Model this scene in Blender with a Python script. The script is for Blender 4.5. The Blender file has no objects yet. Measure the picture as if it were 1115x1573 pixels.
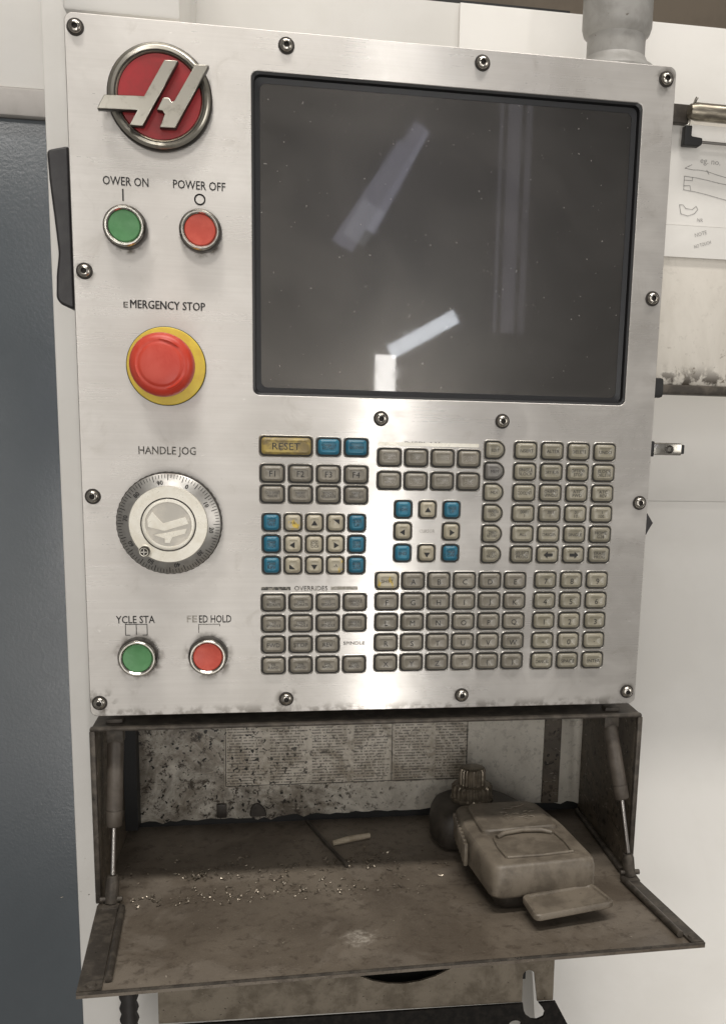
import bpy, bmesh, math, random
from mathutils import Vector, Matrix
random.seed(7)
S = bpy.context.scene
C = S.collection
PI = math.pi

# ------------------------------------------------------------------ camera
cam = bpy.data.cameras.new('Camera'); co = bpy.data.objects.new('Camera', cam); C.objects.link(co)
F_PX, PPX, PPY = 1450.0, 666.68, 890.25          # photograph is a crop: principal point off centre
cam.sensor_fit = 'HORIZONTAL'; cam.sensor_width = 36; cam.lens = F_PX*36/1115
cam.shift_x = (557.5-PPX)/1115; cam.shift_y = (PPY-786.5)/1115
cam.clip_start = .01; cam.clip_end = 100
RX = (0.98676963, -0.15991240, 0.02671544); RY = (-0.00191111, -0.17624053, -0.98434528); RZ = (0.16211736, 0.97127097, -0.17421441)
m = Matrix(((RX[0], -RY[0], -RZ[0], -0.0816994), (RX[1], -RY[1], -RZ[1], -0.7794836), (RX[2], -RY[2], -RZ[2], 0.2540274), (0, 0, 0, 1)))
co.matrix_world = m; S.camera = co

# ------------------------------------------------------------------ world and lamps
w = bpy.data.worlds.new('World'); S.world = w; w.use_nodes = True
bg = w.node_tree.nodes['Background']; bg.inputs[0].default_value = (1.0, .95, .885, 1); bg.inputs[1].default_value = .18

def area(name, loc, target, sx, sy, power, col, roll=0):
    l = bpy.data.lights.new(name, 'AREA'); l.shape = 'RECTANGLE'; l.size = sx; l.size_y = sy; l.energy = power; l.color = col
    o = bpy.data.objects.new(name, l); C.objects.link(o); o.location = loc
    q = (Vector(target)-Vector(loc)).to_track_quat('-Z', 'Y')
    o.rotation_euler = (q.to_matrix() @ Matrix.Rotation(roll, 3, 'Z')).to_euler()
    return o
# two shop lamps overhead: a long strip above the operator and a smaller one further back
area('strip_lamp', (.10, -.98, 3.40), (.10, -.1, 0), 2.8, .28, 84, (1, .955, .90))
area('key_lamp', (-.22, -1.65, 1.95), (-.15, 0, .2), .65, .36, 7.5, (1, .96, .91))
# daylight through a narrow gap of the shop door behind the camera, and the slanted top light beside it
area('door_gap_daylight', (.29, -2.6, -.40), (.29, 0, -.40), .072, 1.70, 10, (1, .97, .93))
area('door_top_light', (.425, -2.62, .527), (.425, 0, .527), .27, .05, .7, (.88, .93, 1), roll=0.52)
# fluorescent batten and a pale strip, seen only as dim reflections in the screen
for dx, L, p_, rl in ((-.058, .42, .15, -.59), (-.008, .50, .17, -.535), (.044, .40, .19, -.49)):
    area('fluorescent_tube', (.290+dx*.86, -2.7, 1.035+dx*.5), (.290+dx*.86, 0, 1.035+dx*.5), .046, L, p_, (.78, .78, 1), roll=rl)
area('fluorescent_tube_end', (.215, -2.69, .905), (.215, 0, .905), .085, .14, .055, (.85, .88, .92), roll=-.53)
for x_, w_, p_ in ((.700, .012, .035), (.748, .050, .14), (.800, .022, .05)):
    area('pale_strip', (x_, -2.7, .95), (x_, 0, .95), w_, .80, p_, (.88, .85, 1))
area('high_lamp', (.30, -2.6, 1.60), (.30, 0, .9), .08, .36, 1.6, (1, .98, .95))
area('far_left_lamp', (-1.02, -2.7, .95), (-.4, 0, .4), .42, .28, 4.5, (1, .98, .94))
# unseen fill lights, added to brighten the steel face and the lower wall
area('left_fill_light', (-.90, -2.6, -.05), (-.90, 0, -.05), 1.35, 2.1, 8.5, (1, .955, .91))
area('low_fill_light', (-.12, -2.62, -.55), (-.12, 0, -.2), .50, 1.2, 2.0, (1, .96, .9))  # added fill below the screen's mirror view, lifts the lower left face
area('right_fill_light', (2.0, -1.6, .35), (.3, .1, -.2), 1.0, 1.2, 10, (1, .96, .91))  # added fill from the right for the lower wall

S.view_settings.view_transform = 'Standard'; S.view_settings.look = 'None'; S.view_settings.exposure = 0; S.view_settings.gamma = 1
S.render.engine = 'CYCLES'

# ------------------------------------------------------------------ materials
def nt(name):
    mt = bpy.data.materials.new(name); mt.use_nodes = True
    return mt, mt.node_tree, mt.node_tree.nodes['Principled BSDF']
def N(t, typ, **kw):
    n = t.nodes.new(typ)
    for k, v in kw.items(): setattr(n, k, v)
    return n
def position(t, sc=(1, 1, 1)):
    g = N(t, 'ShaderNodeNewGeometry'); mp = N(t, 'ShaderNodeMapping'); mp.inputs['Scale'].default_value = sc
    t.links.new(g.outputs['Position'], mp.inputs['Vector']); return mp.outputs[0]
def noise(t, vec, scale, detail=5, rough=.6, dist=0):
    n = N(t, 'ShaderNodeTexNoise'); n.inputs['Scale'].default_value = scale; n.inputs['Detail'].default_value = detail
    n.inputs['Roughness'].default_value = rough; n.inputs['Distortion'].default_value = dist
    t.links.new(vec, n.inputs['Vector']); return n.outputs['Fac']
def ramp(t, fac, a, b, va=0., vb=1.):
    r = N(t, 'ShaderNodeMapRange'); r.clamp = True; r.interpolation_type = 'SMOOTHSTEP'
    for i, v in zip((1, 2, 3, 4), (a, b, va, vb)): r.inputs[i].default_value = v
    t.links.new(fac, r.inputs[0]); return r.outputs[0]
def rgb(c): return (c[0], c[1], c[2], 1)
def mixc(t, fac, a, b):
    n = N(t, 'ShaderNodeMix', data_type='RGBA')
    if isinstance(fac, float): n.inputs[0].default_value = fac
    else: t.links.new(fac, n.inputs[0])
    for s, v in ((6, a), (7, b)):
        if isinstance(v, (tuple, list)): n.inputs[s].default_value = rgb(v)
        else: t.links.new(v, n.inputs[s])
    return n.outputs[2]
def math_(t, op, a, b):
    n = N(t, 'ShaderNodeMath', operation=op)
    for i, v in enumerate((a, b)):
        if isinstance(v, (int, float)): n.inputs[i].default_value = v
        else: t.links.new(v, n.inputs[i])
    return n.outputs[0]
def bump(t, b, h, strength, dist=.001):
    n = N(t, 'ShaderNodeBump'); n.inputs['Strength'].default_value = strength; n.inputs['Distance'].default_value = dist
    t.links.new(h, n.inputs['Height']); t.links.new(n.outputs[0], b.inputs['Normal'])
def simple(name, c, rough=.5, metal=0., c2=None, scale=60, lo=.4, hi=.65, bmp=0., bscale=300, spot=None, rvar=0., rnd=0., sc=(1, 1, 1), coat=0.):
    """colour c, mottled towards c2 by noise; spot = (colour, scale, threshold) adds specks of dirt; rnd varies by object"""
    mt, t, b = nt(name); v = position(t, sc); col = c
    if c2: col = mixc(t, ramp(t, noise(t, v, scale, 6, .65, .3), lo, hi), c, c2)
    if spot:
        for sp in (spot if isinstance(spot, list) else [spot]):
            col = mixc(t, ramp(t, noise(t, v, sp[1], 4, .6, .2), sp[2], sp[2]+.05), col, sp[0])
    if rnd:
        oi = N(t, 'ShaderNodeObjectInfo'); f = ramp(t, oi.outputs['Random'], 0, 1, 1-rnd, 1+rnd)
        vm = N(t, 'ShaderNodeVectorMath', operation='SCALE')
        if isinstance(col, tuple): vm.inputs[0].default_value = col[:3]
        else: t.links.new(col, vm.inputs[0])
        t.links.new(f, vm.inputs['Scale']); col = vm.outputs[0]
    if isinstance(col, tuple): b.inputs['Base Color'].default_value = rgb(col)
    else: t.links.new(col, b.inputs['Base Color'])
    b.inputs['Metallic'].default_value = metal; b.inputs['Roughness'].default_value = rough
    if rvar: t.links.new(ramp(t, noise(t, v, scale*.7, 5), .3, .7, max(.02, rough-rvar), rough+rvar), b.inputs['Roughness'])
    if coat: b.inputs['Coat Weight'].default_value = coat
    if bmp: bump(t, b, noise(t, v, bscale, 4, .6), bmp)
    return mt

def steel_brushed():
    mt, t, b = nt('brushed_steel')
    v = position(t); vs = position(t, (3, 3, 420)); vl = position(t, (40, 40, 900))
    grain = noise(t, vs, 1.0, 6, .7); fine = noise(t, vl, 1.0, 3, .6)
    blot = noise(t, v, 9, 6, .65, .6); blot2 = noise(t, v, 38, 5, .7, .8); wipe = noise(t, position(t, (1, 1, 1.6)), 11, 5, .6, .9)
    col = mixc(t, ramp(t, blot, .35, .7), (.645, .622, .59), (.575, .552, .52))
    col = mixc(t, ramp(t, blot2, .55, .80, 0, .45), col, (.40, .37, .33))
    col = mixc(t, ramp(t, grain, .40, .64, 0, .16), col, (.45, .425, .39))
    col = mixc(t, ramp(t, wipe, .50, .72, 0, .18), col, (.80, .775, .74))
    col = mixc(t, ramp(t, noise(t, v, 210, 3, .6), .72, .76, 0, .45), col, (.24, .215, .18))
    col = mixc(t, ramp(t, noise(t, position(t, (.35, 1, 1.4)), 150, 3, .6, .6), .70, .76, 0, .35), col, (.92, .90, .86))
    # grease that has gathered round screws and buttons and along the bottom edge
    gr = noise(t, v, 90, 4, .6, .2); sep = N(t, 'ShaderNodeSeparateXYZ'); t.links.new(v, sep.inputs[0])
    mask = ramp(t, sep.outputs[2], .001, .010, .55, 0)
    for gx, gz, g0, g1 in ((-.227, .0115, .004, .017), (-.0755, .0115, .004, .012), (.0755, .0115, .004, .011), (.227, .0115, .004, .010), (-.195, .050, .014, .023), (-.1394, .050, .014, .023), (-.1955, .383, .014, .018), (-.1402, .383, .014, .018), (-.227, .3528, .004, .010), (.227, .5235, .004, .012)):
        vd = N(t, 'ShaderNodeVectorMath', operation='DISTANCE'); t.links.new(v, vd.inputs[0]); vd.inputs[1].default_value = (gx, 0, gz)
        mask = math_(t, 'MAXIMUM', mask, ramp(t, vd.outputs['Value'], g0, g1, .85, 0))
    col = mixc(t, math_(t, 'MULTIPLY', mask, ramp(t, gr, .42, .62)), col, (.10, .082, .06))
    cv = N(t, 'ShaderNodeCombineXYZ'); cv.inputs[2].default_value = 1
    b.inputs['Metallic'].default_value = 1; b.inputs['Anisotropic'].default_value = 1.0
    r = math_(t, 'ADD', ramp(t, grain, .3, .7, .285, .31), ramp(t, wipe, .40, .70, -.02, .05)); t.links.new(r, b.inputs['Roughness'])
    t.links.new(col, b.inputs['Base Color']); t.links.new(cv.outputs[0], b.inputs['Tangent'])
    bump(t, b, fine, .015, .0003)
    b2 = N(t, 'ShaderNodeBsdfPrincipled'); b2.inputs['Metallic'].default_value = .85; b2.inputs['Roughness'].default_value = .60
    t.links.new(col, b2.inputs['Base Color'])
    mx = N(t, 'ShaderNodeMixShader'); t.links.new(ramp(t, wipe, .35, .7, .45, .62), mx.inputs[0]); t.links.new(b.outputs[0], mx.inputs[1]); t.links.new(b2.outputs[0], mx.inputs[2])
    t.links.new(mx.outputs[0], t.nodes['Material Output'].inputs['Surface'])
    return mt
M = {}
M['steel'] = steel_brushed()
M['edge'] = simple('bright_steel_edge', (.66, .64, .60), .42, 1)
M['screw'] = simple('screw_steel', (.60, .57, .52), .22, 1, (.35, .32, .28), 300)
M['grimy_ring'] = simple('grime_round_screws', (.03, .025, .02), .7)
M['dark'] = simple('black_rubber', (.012, .012, .012), .55)
M['gasket'] = simple('screen_gasket', (.012, .012, .013), .35)
M['ink'] = simple('black_ink', (.018, .017, .016), .6)
M['ink_worn'] = simple('worn_black_ink', (.05, .047, .042), .6, 0, (.30, .28, .24), 420, .48, .62)
M['ink_key'] = simple('key_ink', (.020, .019, .018), .5, 0, (.10, .093, .08), 350, .54, .66)
M['ink_faint'] = simple('faint_ink', (.28, .26, .22), .6, 0, (.45, .42, .38), 420, .45, .6)
M['chrome'] = simple('nickel_bezel', (.58, .56, .51), .2, 1, (.40, .38, .34), 200)
M['black_metal'] = simple('dark_bezel_side', (.045, .04, .035), .35, .6)
M['green'] = simple('green_lens', (.075, .235, .085), .42, 0, (.095, .27, .105), 100, rvar=.08)
M['red'] = simple('red_lens', (.52, .065, .038), .42, 0, (.58, .09, .055), 100, rvar=.08)
M['red_head'] = simple('mushroom_red', (.56, .045, .022), .40, 0, (.62, .075, .045), 45, rvar=.08, spot=((.66, .20, .14), 150, .70))
M['yellow'] = simple('yellow_ring', (.78, .60, .07), .45, 0, (.70, .50, .06), 80, spot=((.12, .08, .03), 240, .70))
M['badge'] = simple('badge_red', (.38, .018, .022), .4, 0, (.30, .02, .02), 60)
M['badge_metal'] = simple('badge_nickel', (.56, .53, .46), .28, 1, (.36, .33, .27), 90, .5, .75)
M['keycap'] = simple('grey_key', (.235, .215, .175), .24, 0, (.20, .18, .145), 130, spot=((.10, .085, .06), 420, .70), rnd=.10)
M['keytan'] = simple('beige_key', (.43, .39, .295), .24, 0, (.36, .32, .235), 130, spot=((.10, .085, .06), 420, .70), rnd=.10)
M['keymode'] = simple('warm_grey_key', (.285, .262, .205), .24, 0, (.24, .22, .165), 130, spot=((.10, .085, .06), 420, .71), rnd=.10)
M['keyblue'] = simple('blue_key', (.018, .135, .215), .3, 0, (.03, .16, .235), 150, rnd=.12)
M['keyyellow'] = simple('yellow_key', (.40, .30, .085), .38, 0, (.22, .165, .07), 140, .42, .58)
M['keypatch'] = simple('tan_key_with_yellow_print', (.43, .39, .295), .33, 0, (.58, .41, .06), 110, .56, .62)
M['keyshade'] = simple('dull_grey_key', (.19, .18, .165), .35, 0, (.16, .15, .14), 150)
M['skirt'] = simple('key_gap', (.02, .018, .015), .6)
M['white'] = simple('white_enamel', (.78, .762, .725), .35, 0, (.74, .72, .68), 6, rvar=.06, bmp=.03, bscale=500)
M['white2'] = simple('white_enamel_marked', (.76, .725, .675), .4, 0, (.72, .685, .63), 5, spot=((.30, .27, .23), 140, .755), bmp=.03, bscale=500)
M['door_grey'] = simple('blue_grey_enamel', (.104, .118, .130), .24, 0, (.094, .107, .118), 5, bmp=.16, bscale=330, rvar=.06)
M['scuff'] = simple('scuff_mark', (.58, .555, .52), .5)
M['ledge'] = simple('pinkish_grey_ledge', (.47, .445, .42), .5, 0, (.41, .385, .36), 30)
M['pipe'] = simple('grey_pipe', (.36, .35, .33), .42, 0, (.29, .28, .26), 40, spot=((.14, .12, .10), 190, .70), bmp=.05)
M['black_plastic'] = simple('black_handle', (.028, .026, .027), .42, 0, (.04, .038, .038), 80)
M['brown_wall'] = simple('shop_background', (.20, .165, .125), .8, 0, (.16, .13, .10), 4)
M['dial_scale'] = simple('dial_silver', (.64, .625, .59), .38, 1, (.54, .52, .49), 120)
M['dial_cream'] = simple('dial_cream', (.80, .77, .68), .30, .15, (.72, .68, .58), 90, rvar=.06)
M['dial_hub'] = simple('dial_hub', (.40, .38, .34), .38, .7, (.50, .47, .41), 70)
M['strut'] = simple('grimy_strut', (.095, .08, .065), .5, .1, (.065, .053, .042), 60, rvar=.08)
M['rod'] = simple('strut_rod', (.40, .38, .36), .3, 1)
M['grime_metal'] = simple('grimy_dark_metal', (.05, .042, .034), .5, .3, (.10, .085, .068), 90, bmp=.15, bscale=250, spot=((.02, .017, .013), 220, .66))
M['device'] = simple('dusty_grey_plastic', (.180, .152, .117), .46, 0, (.105, .087, .066), 38, bmp=.08, bscale=350, spot=((.10, .083, .065), 130, .66))
M['device_dark'] = simple('dark_grimy_and_shaded_plastic', (.055, .046, .037), .5, 0, (.030, .025, .020), 60, bmp=.08)
M['knob'] = simple('worn_knob', (.20, .17, .13), .28, .6, (.12, .10, .075), 160, bmp=.1)
def holder_mat():
    mt, t, b = nt('dirty_ivory_sheet'); v = position(t); sep = N(t, 'ShaderNodeSeparateXYZ'); t.links.new(v, sep.inputs[0])
    col = mixc(t, ramp(t, noise(t, position(t, (1, 1, .4)), 22, 6, .65, .5), .35, .7), (.74, .70, .63), (.62, .58, .51))
    low = ramp(t, sep.outputs[2], .288, .345, 1, .12); g = noise(t, v, 85, 5, .7, .5)
    col = mixc(t, math_(t, 'MULTIPLY', low, ramp(t, g, .56, .66)), col, (.22, .185, .14))
    col = mixc(t, math_(t, 'MULTIPLY', ramp(t, sep.outputs[2], .287, .31, 1, 0), ramp(t, noise(t, v, 60, 4, .6), .48, .58)), col, (.07, .055, .04))
    t.links.new(col, b.inputs['Base Color']); b.inputs['Roughness'].default_value = .5; return mt
M['holder'] = holder_mat()
M['paper'] = simple('paper', (.80, .78, .74), .8, 0, (.74, .72, .68), 10)
M['pencil'] = simple('pencil_line', (.30, .29, .28), .8, 0, (.5, .48, .46), 500, .45, .65)
M['clip'] = simple('tarnished_clip', (.20, .175, .14), .35, .8, (.42, .38, .30), 40, sc=(1, 1, 6))
M['scrap'] = simple('tan_scrap', (.42, .36, .27), .7, 0, (.30, .25, .18), 120)
M['swarf'] = simple('metal_chips', (.42, .37, .30), .35, .7, (.16, .13, .10), 350, .42, .58)
M['hose'] = simple('black_hose', (.025, .022, .02), .5)
M['grip'] = simple('black_bracket', (.010, .009, .008), .75, 0, (.022, .019, .016), 120)
M['grip'].node_tree.nodes['Principled BSDF'].inputs['Specular IOR Level'].default_value = .2

def tray_mat():
    mt, t, b = nt('oily_tray'); v = position(t)
    a = noise(t, v, 7, 8, .62, .5); s = noise(t, v, 11, 4, .5, 1.6); f = noise(t, v, 520, 3, .7); g = noise(t, v, 95, 6, .75, .3)
    col = mixc(t, ramp(t, a, .34, .66), (.098, .079, .060), (.172, .144, .112))
    col = mixc(t, ramp(t, s, .50, .62, 0, .30), col, (.205, .176, .142))
    col = mixc(t, ramp(t, g, .50, .66, 0, .65), col, (.060, .046, .034))
    col = mixc(t, ramp(t, f, .63, .74, 0, .65), col, (.27, .235, .19))
    # a specular glint near the front edge, painted in as a pale speckled patch
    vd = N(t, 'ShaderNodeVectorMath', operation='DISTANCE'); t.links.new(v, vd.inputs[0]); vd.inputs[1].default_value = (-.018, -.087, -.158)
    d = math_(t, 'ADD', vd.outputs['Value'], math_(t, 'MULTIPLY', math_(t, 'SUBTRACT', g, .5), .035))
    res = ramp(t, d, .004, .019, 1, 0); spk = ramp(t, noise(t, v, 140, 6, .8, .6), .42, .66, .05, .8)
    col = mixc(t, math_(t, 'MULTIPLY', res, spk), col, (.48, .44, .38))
    t.links.new(col, b.inputs['Base Color'])
    t.links.new(ramp(t, s, .40, .62, .32, .58), b.inputs['Roughness'])
    h = math_(t, 'ADD', math_(t, 'MULTIPLY', g, .6), math_(t, 'MULTIPLY', f, .7)); bump(t, b, h, .35, .0008)
    return mt
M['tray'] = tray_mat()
def dirty_back(name, base, heavy):
    mt, t, b = nt(name); v = position(t)
    a = noise(t, v, 18, 9, .75, .8); f = noise(t, v, 120, 6, .8, .3); sp = noise(t, v, 190, 2, .4, .2); sc = noise(t, position(t, (.5, 1, 2.2)), 55, 5, .7, 2.5)
    # splashes are heavier on the left of the compartment (real dirt, it stays put)
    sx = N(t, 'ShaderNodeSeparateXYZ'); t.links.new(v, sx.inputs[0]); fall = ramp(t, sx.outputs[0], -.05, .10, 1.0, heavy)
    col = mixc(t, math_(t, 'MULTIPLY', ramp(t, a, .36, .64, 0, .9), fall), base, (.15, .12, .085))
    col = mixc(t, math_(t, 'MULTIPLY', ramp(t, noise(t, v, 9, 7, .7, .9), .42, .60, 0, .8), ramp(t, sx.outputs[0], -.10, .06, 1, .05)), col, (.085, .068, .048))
    col = mixc(t, math_(t, 'MULTIPLY', ramp(t, sc, .60, .66, 0, .6), fall), col, (.52, .47, .39))
    col = mixc(t, math_(t, 'MULTIPLY', ramp(t, f, .53, .60), fall), col, (.05, .038, .027))
    col = mixc(t, math_(t, 'MULTIPLY', ramp(t, sp, .64, .66), fall), col, (.015, .012, .009))
    t.links.new(col, b.inputs['Base Color']); b.inputs['Roughness'].default_value = .45
    bump(t, b, f, .15, .0008); return mt
M['back'] = dirty_back('splashed_back_panel', (.66, .62, .54), .20)
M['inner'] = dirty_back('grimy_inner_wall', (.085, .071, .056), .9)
M['apron'] = simple('oily_speckled_sheet', (.23, .195, .148), .42, .25, (.13, .106, .076), 40, bmp=.2, bscale=260, spot=[((.035, .028, .02), 300, .64), ((.32, .275, .21), 330, .70)], rvar=.1)
def sheet_print():
    """flat print of a code list: rows of broken words in columns"""
    mt, t, b = nt('printed_code_list'); v = position(t)
    sx = N(t, 'ShaderNodeSeparateXYZ'); t.links.new(v, sx.inputs[0])
    row = math_(t, 'MULTIPLY', sx.outputs[2], 330.0); fr = math_(t, 'FRACT', row, 0.0); fl = math_(t, 'FLOOR', row, 0.0)
    line = math_(t, 'MULTIPLY', math_(t, 'GREATER_THAN', fr, .30), math_(t, 'LESS_THAN', fr, .78))
    cv = N(t, 'ShaderNodeCombineXYZ'); t.links.new(math_(t, 'MULTIPLY', sx.outputs[0], 420.0), cv.inputs[0]); t.links.new(math_(t, 'MULTIPLY', fl, 7.31), cv.inputs[1])
    wd = math_(t, 'GREATER_THAN', noise(t, cv.outputs[0], 1.0, 2, .6), .45)
    colx = math_(t, 'FRACT', math_(t, 'MULTIPLY', math_(t, 'ADD', sx.outputs[0], .136), 1/.0425), 0.0)
    rag = math_(t, 'MULTIPLY', math_(t, 'FRACT', math_(t, 'MULTIPLY', math_(t, 'SINE', math_(t, 'MULTIPLY', fl, 12.9), 0.0), 43.7), 0.0), .22)
    cm = math_(t, 'MULTIPLY', math_(t, 'GREATER_THAN', colx, .06), math_(t, 'LESS_THAN', math_(t, 'ADD', colx, rag), .95))
    ink = math_(t, 'MULTIPLY', math_(t, 'MULTIPLY', line, wd), math_(t, 'MULTIPLY', cm, .62))
    a = noise(t, v, 30, 8, .72, .8); f = noise(t, v, 170, 5, .75, .4)
    base = mixc(t, ramp(t, a, .38, .64, 0, .8), (.62, .57, .49), (.24, .20, .145))
    col = mixc(t, ink, base, (.05, .043, .035))
    fall = ramp(t, sx.outputs[0], -.14, .06, 1.0, .35)
    col = mixc(t, math_(t, 'MULTIPLY', ramp(t, f, .56, .63), fall), col, (.05, .038, .027))
    col = mixc(t, math_(t, 'MULTIPLY', ramp(t, noise(t, v, 190, 2, .4, .2), .63, .65), fall), col, (.012, .01, .008))
    t.links.new(col, b.inputs['Base Color']); b.inputs['Roughness'].default_value = .4; return mt
M['print'] = sheet_print()
def screen_glass():
    mt, t, b = nt('dark_screen_glass'); v = position(t)
    sm = noise(t, v, 12, 6, .6, 1.0)
    col = mixc(t, ramp(t, sm, .35, .7), (.008, .008, .008), (.013, .0125, .012))
    col = mixc(t, ramp(t, noise(t, v, 330, 2, .5), .745, .77, 0, .6), col, (.35, .33, .31))
    t.links.new(col, b.inputs['Base Color'])
    t.links.new(ramp(t, sm, .3, .7, .26, .40), b.inputs['Roughness']); b.inputs['Specular IOR Level'].default_value = .2
    gb = N(t, 'ShaderNodeBsdfGlossy'); gb.inputs['Roughness'].default_value = .27; gb.inputs['Color'].default_value = (1, .92, .82, 1)
    mx = N(t, 'ShaderNodeMixShader'); t.links.new(ramp(t, sm, .3, .7, .060, .078), mx.inputs[0]); t.links.new(b.outputs[0], mx.inputs[1]); t.links.new(gb.outputs[0], mx.inputs[2])
    t.links.new(mx.outputs[0], t.nodes['Material Output'].inputs['Surface'])
    b.inputs['Coat Weight'].default_value = .8; t.links.new(ramp(t, noise(t, v, 45, 6, .7, 1.5), .4, .7, .022, .05), b.inputs['Coat Roughness']); b.inputs['Coat IOR'].default_value = 1.5
    return mt
M['glass'] = screen_glass()

# ------------------------------------------------------------------ mesh helpers
def mesh(verts, faces, mats, idx=None, smooth=False, name='m'):
    me = bpy.data.meshes.new(name); me.from_pydata([tuple(v) for v in verts], [], faces)
    for k in (mats if isinstance(mats, (list, tuple)) else [mats]): me.materials.append(M[k])
    if idx: me.polygons.foreach_set('material_index', idx)
    if smooth: me.polygons.foreach_set('use_smooth', [True]*len(me.polygons))
    me.update()
    bm = bmesh.new(); bm.from_mesh(me); bmesh.ops.recalc_face_normals(bm, faces=bm.faces); bm.to_mesh(me); bm.free()
    return me
def auto_smooth(me, ang=35):
    bm = bmesh.new(); bm.from_mesh(me)
    for f in bm.faces: f.smooth = True
    for e in bm.edges:
        e.smooth = len(e.link_faces) == 2 and e.calc_face_angle(0) < math.radians(ang)
    bm.to_mesh(me); bm.free(); return me
WL = {}
def link(name, data, parent=None, loc=(0, 0, 0), local=False):
    """loc is in world metres unless local"""
    o = bpy.data.objects.new(name, data); C.objects.link(o)
    L = Vector(loc)
    if parent is not None:
        o.parent = parent
        if not local: L = L-WL[parent]
    o.location = L; WL[o] = Vector(loc)
    return o
def tag(o, label, cat=None, group=None, kind=None):
    if label: o['label'] = label
    if cat: o['category'] = cat
    if group: o['group'] = group
    if kind: o['kind'] = kind
    return o
def box(x0, x1, y0, y1, z0, z1, mat, bev=0., seg=2):
    bm = bmesh.new(); bmesh.ops.create_cube(bm, size=1)
    for v in bm.verts: v.co = ((x0+x1)/2+v.co.x*(x1-x0), (y0+y1)/2+v.co.y*(y1-y0), (z0+z1)/2+v.co.z*(z1-z0))
    if bev: bmesh.ops.bevel(bm, geom=bm.edges[:], offset=bev, segments=seg, profile=.5, affect='EDGES')
    me = bpy.data.meshes.new('box'); bm.to_mesh(me); bm.free(); me.materials.append(M[mat])
    return auto_smooth(me, 40) if bev else me
def rrect(wd, h, r, n=5):
    """rounded rectangle outline about 0,0 (x,z), counter clockwise"""
    out = []
    for cx, cz, a0 in ((wd/2-r, h/2-r, 0), (-wd/2+r, h/2-r, PI/2), (-wd/2+r, -h/2+r, PI), (wd/2-r, -h/2+r, 1.5*PI)):
        for i in range(n+1): a = a0+PI/2*i/n; out.append((cx+r*math.cos(a), cz+r*math.sin(a)))
    return out
def rpoly(pts, r, n=4):
    """polygon with rounded corners"""
    out = []; k = len(pts)
    for i in range(k):
        p = Vector(pts[i]); a = (Vector(pts[i-1])-p); b = (Vector(pts[(i+1) % k])-p)
        la, lb = a.length, b.length; a.normalize(); b.normalize(); d = min(r, la*.45, lb*.45)
        p0, p1 = p+a*d, p+b*d
        for j in range(n+1):
            s = j/n; q = p0*(1-s)**2+p*2*s*(1-s)+p1*s*s; out.append((q.x, q.y))
    return out
def curve_plate(outlines, depth, mat, bev=0., res=1):
    """flat plate in the XZ plane, front at y=0 and back at y=depth, later outlines are holes"""
    cu = bpy.data.curves.new('plate', 'CURVE'); cu.dimensions = '2D'; cu.fill_mode = 'BOTH'; cu.extrude = depth/2-bev; cu.bevel_depth = bev; cu.bevel_resolution = 1; cu.offset = -bev
    for ol in outlines:
        sp = cu.splines.new('POLY'); sp.points.add(len(ol)-1); sp.use_cyclic_u = True
        for q, (x, z) in zip(sp.points, ol): q.co = (x, z, 0, 1)
    tmp = bpy.data.objects.new('tmp', cu); C.objects.link(tmp)
    me = bpy.data.meshes.new_from_object(tmp.evaluated_get(bpy.context.evaluated_depsgraph_get())); bpy.data.objects.remove(tmp); bpy.data.curves.remove(cu)
    for v in me.vertices: x, y, z = v.co; v.co = (x, depth/2-z, y)
    me.materials.clear(); me.materials.append(M[mat])
    bm = bmesh.new(); bm.from_mesh(me); bmesh.ops.remove_doubles(bm, verts=bm.verts, dist=1e-6); bmesh.ops.recalc_face_normals(bm, faces=bm.faces); bm.to_mesh(me); bm.free()
    return me
def loft(outline, loops, mats, cap=True, dome=0., ctr=None):
    """outline (x,z); loops [(inset, height towards the camera, material index)]; inset shrinks the outline evenly"""
    if ctr is None:
        xs = [p[0] for p in outline]; zs = [p[1] for p in outline]; ctr = ((min(xs)+max(xs))/2, (min(zs)+max(zs))/2)
    hw = max(p[0] for p in outline)-ctr[0]; hh = max(p[1] for p in outline)-ctr[1]
    V, Fs, I = [], [], []; n = len(outline)
    for d, y, mi in loops:
        sx, sz = (hw-d)/hw, (hh-d)/hh
        V += [(ctr[0]+(x-ctr[0])*sx, -y, ctr[1]+(z-ctr[1])*sz) for x, z in outline]
    for k in range(len(loops)-1):
        for i in range(n):
            j = (i+1) % n; Fs.append((k*n+i, k*n+j, (k+1)*n+j, (k+1)*n+i)); I.append(loops[k][2])
    if cap:
        k = len(loops)-1; V.append((ctr[0], -loops[-1][1]-dome, ctr[1])); c = len(V)-1
        for i in range(n): Fs.append((k*n+i, k*n+(i+1) % n, c)); I.append(loops[-1][2])
    return mesh(V, Fs, mats, I)
def lathe(prof, mats, n=40, knurl=None, ang=35):
    """profile [(radius, height towards camera, mat)], about the y axis; knurl=(count, depth, lo, hi) ribs profile rows lo..hi"""
    V, Fs, I = [], [], []; rows = []
    for k, (r, h, mi) in enumerate(prof):
        if r < 1e-7: V.append((0, -h, 0)); rows.append([len(V)-1]*n); continue
        st = len(V)
        for i in range(n):
            rr = r
            if knurl and knurl[2] <= k <= knurl[3] and (i*knurl[0]*2//n) % 2: rr = r-knurl[1]
            a = 2*PI*i/n; V.append((rr*math.cos(a), -h, rr*math.sin(a)))
        rows.append(list(range(st, st+n)))
    for k in range(len(prof)-1):
        for i in range(n):
            f = [rows[k][i], rows[k][(i+1) % n], rows[k+1][(i+1) % n], rows[k+1][i]]
            f = list(dict.fromkeys(f))
            if len(f) > 2: Fs.append(tuple(f)); I.append(prof[k][2])
    me = mesh(V, Fs, mats, I); return auto_smooth(me, ang)
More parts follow.
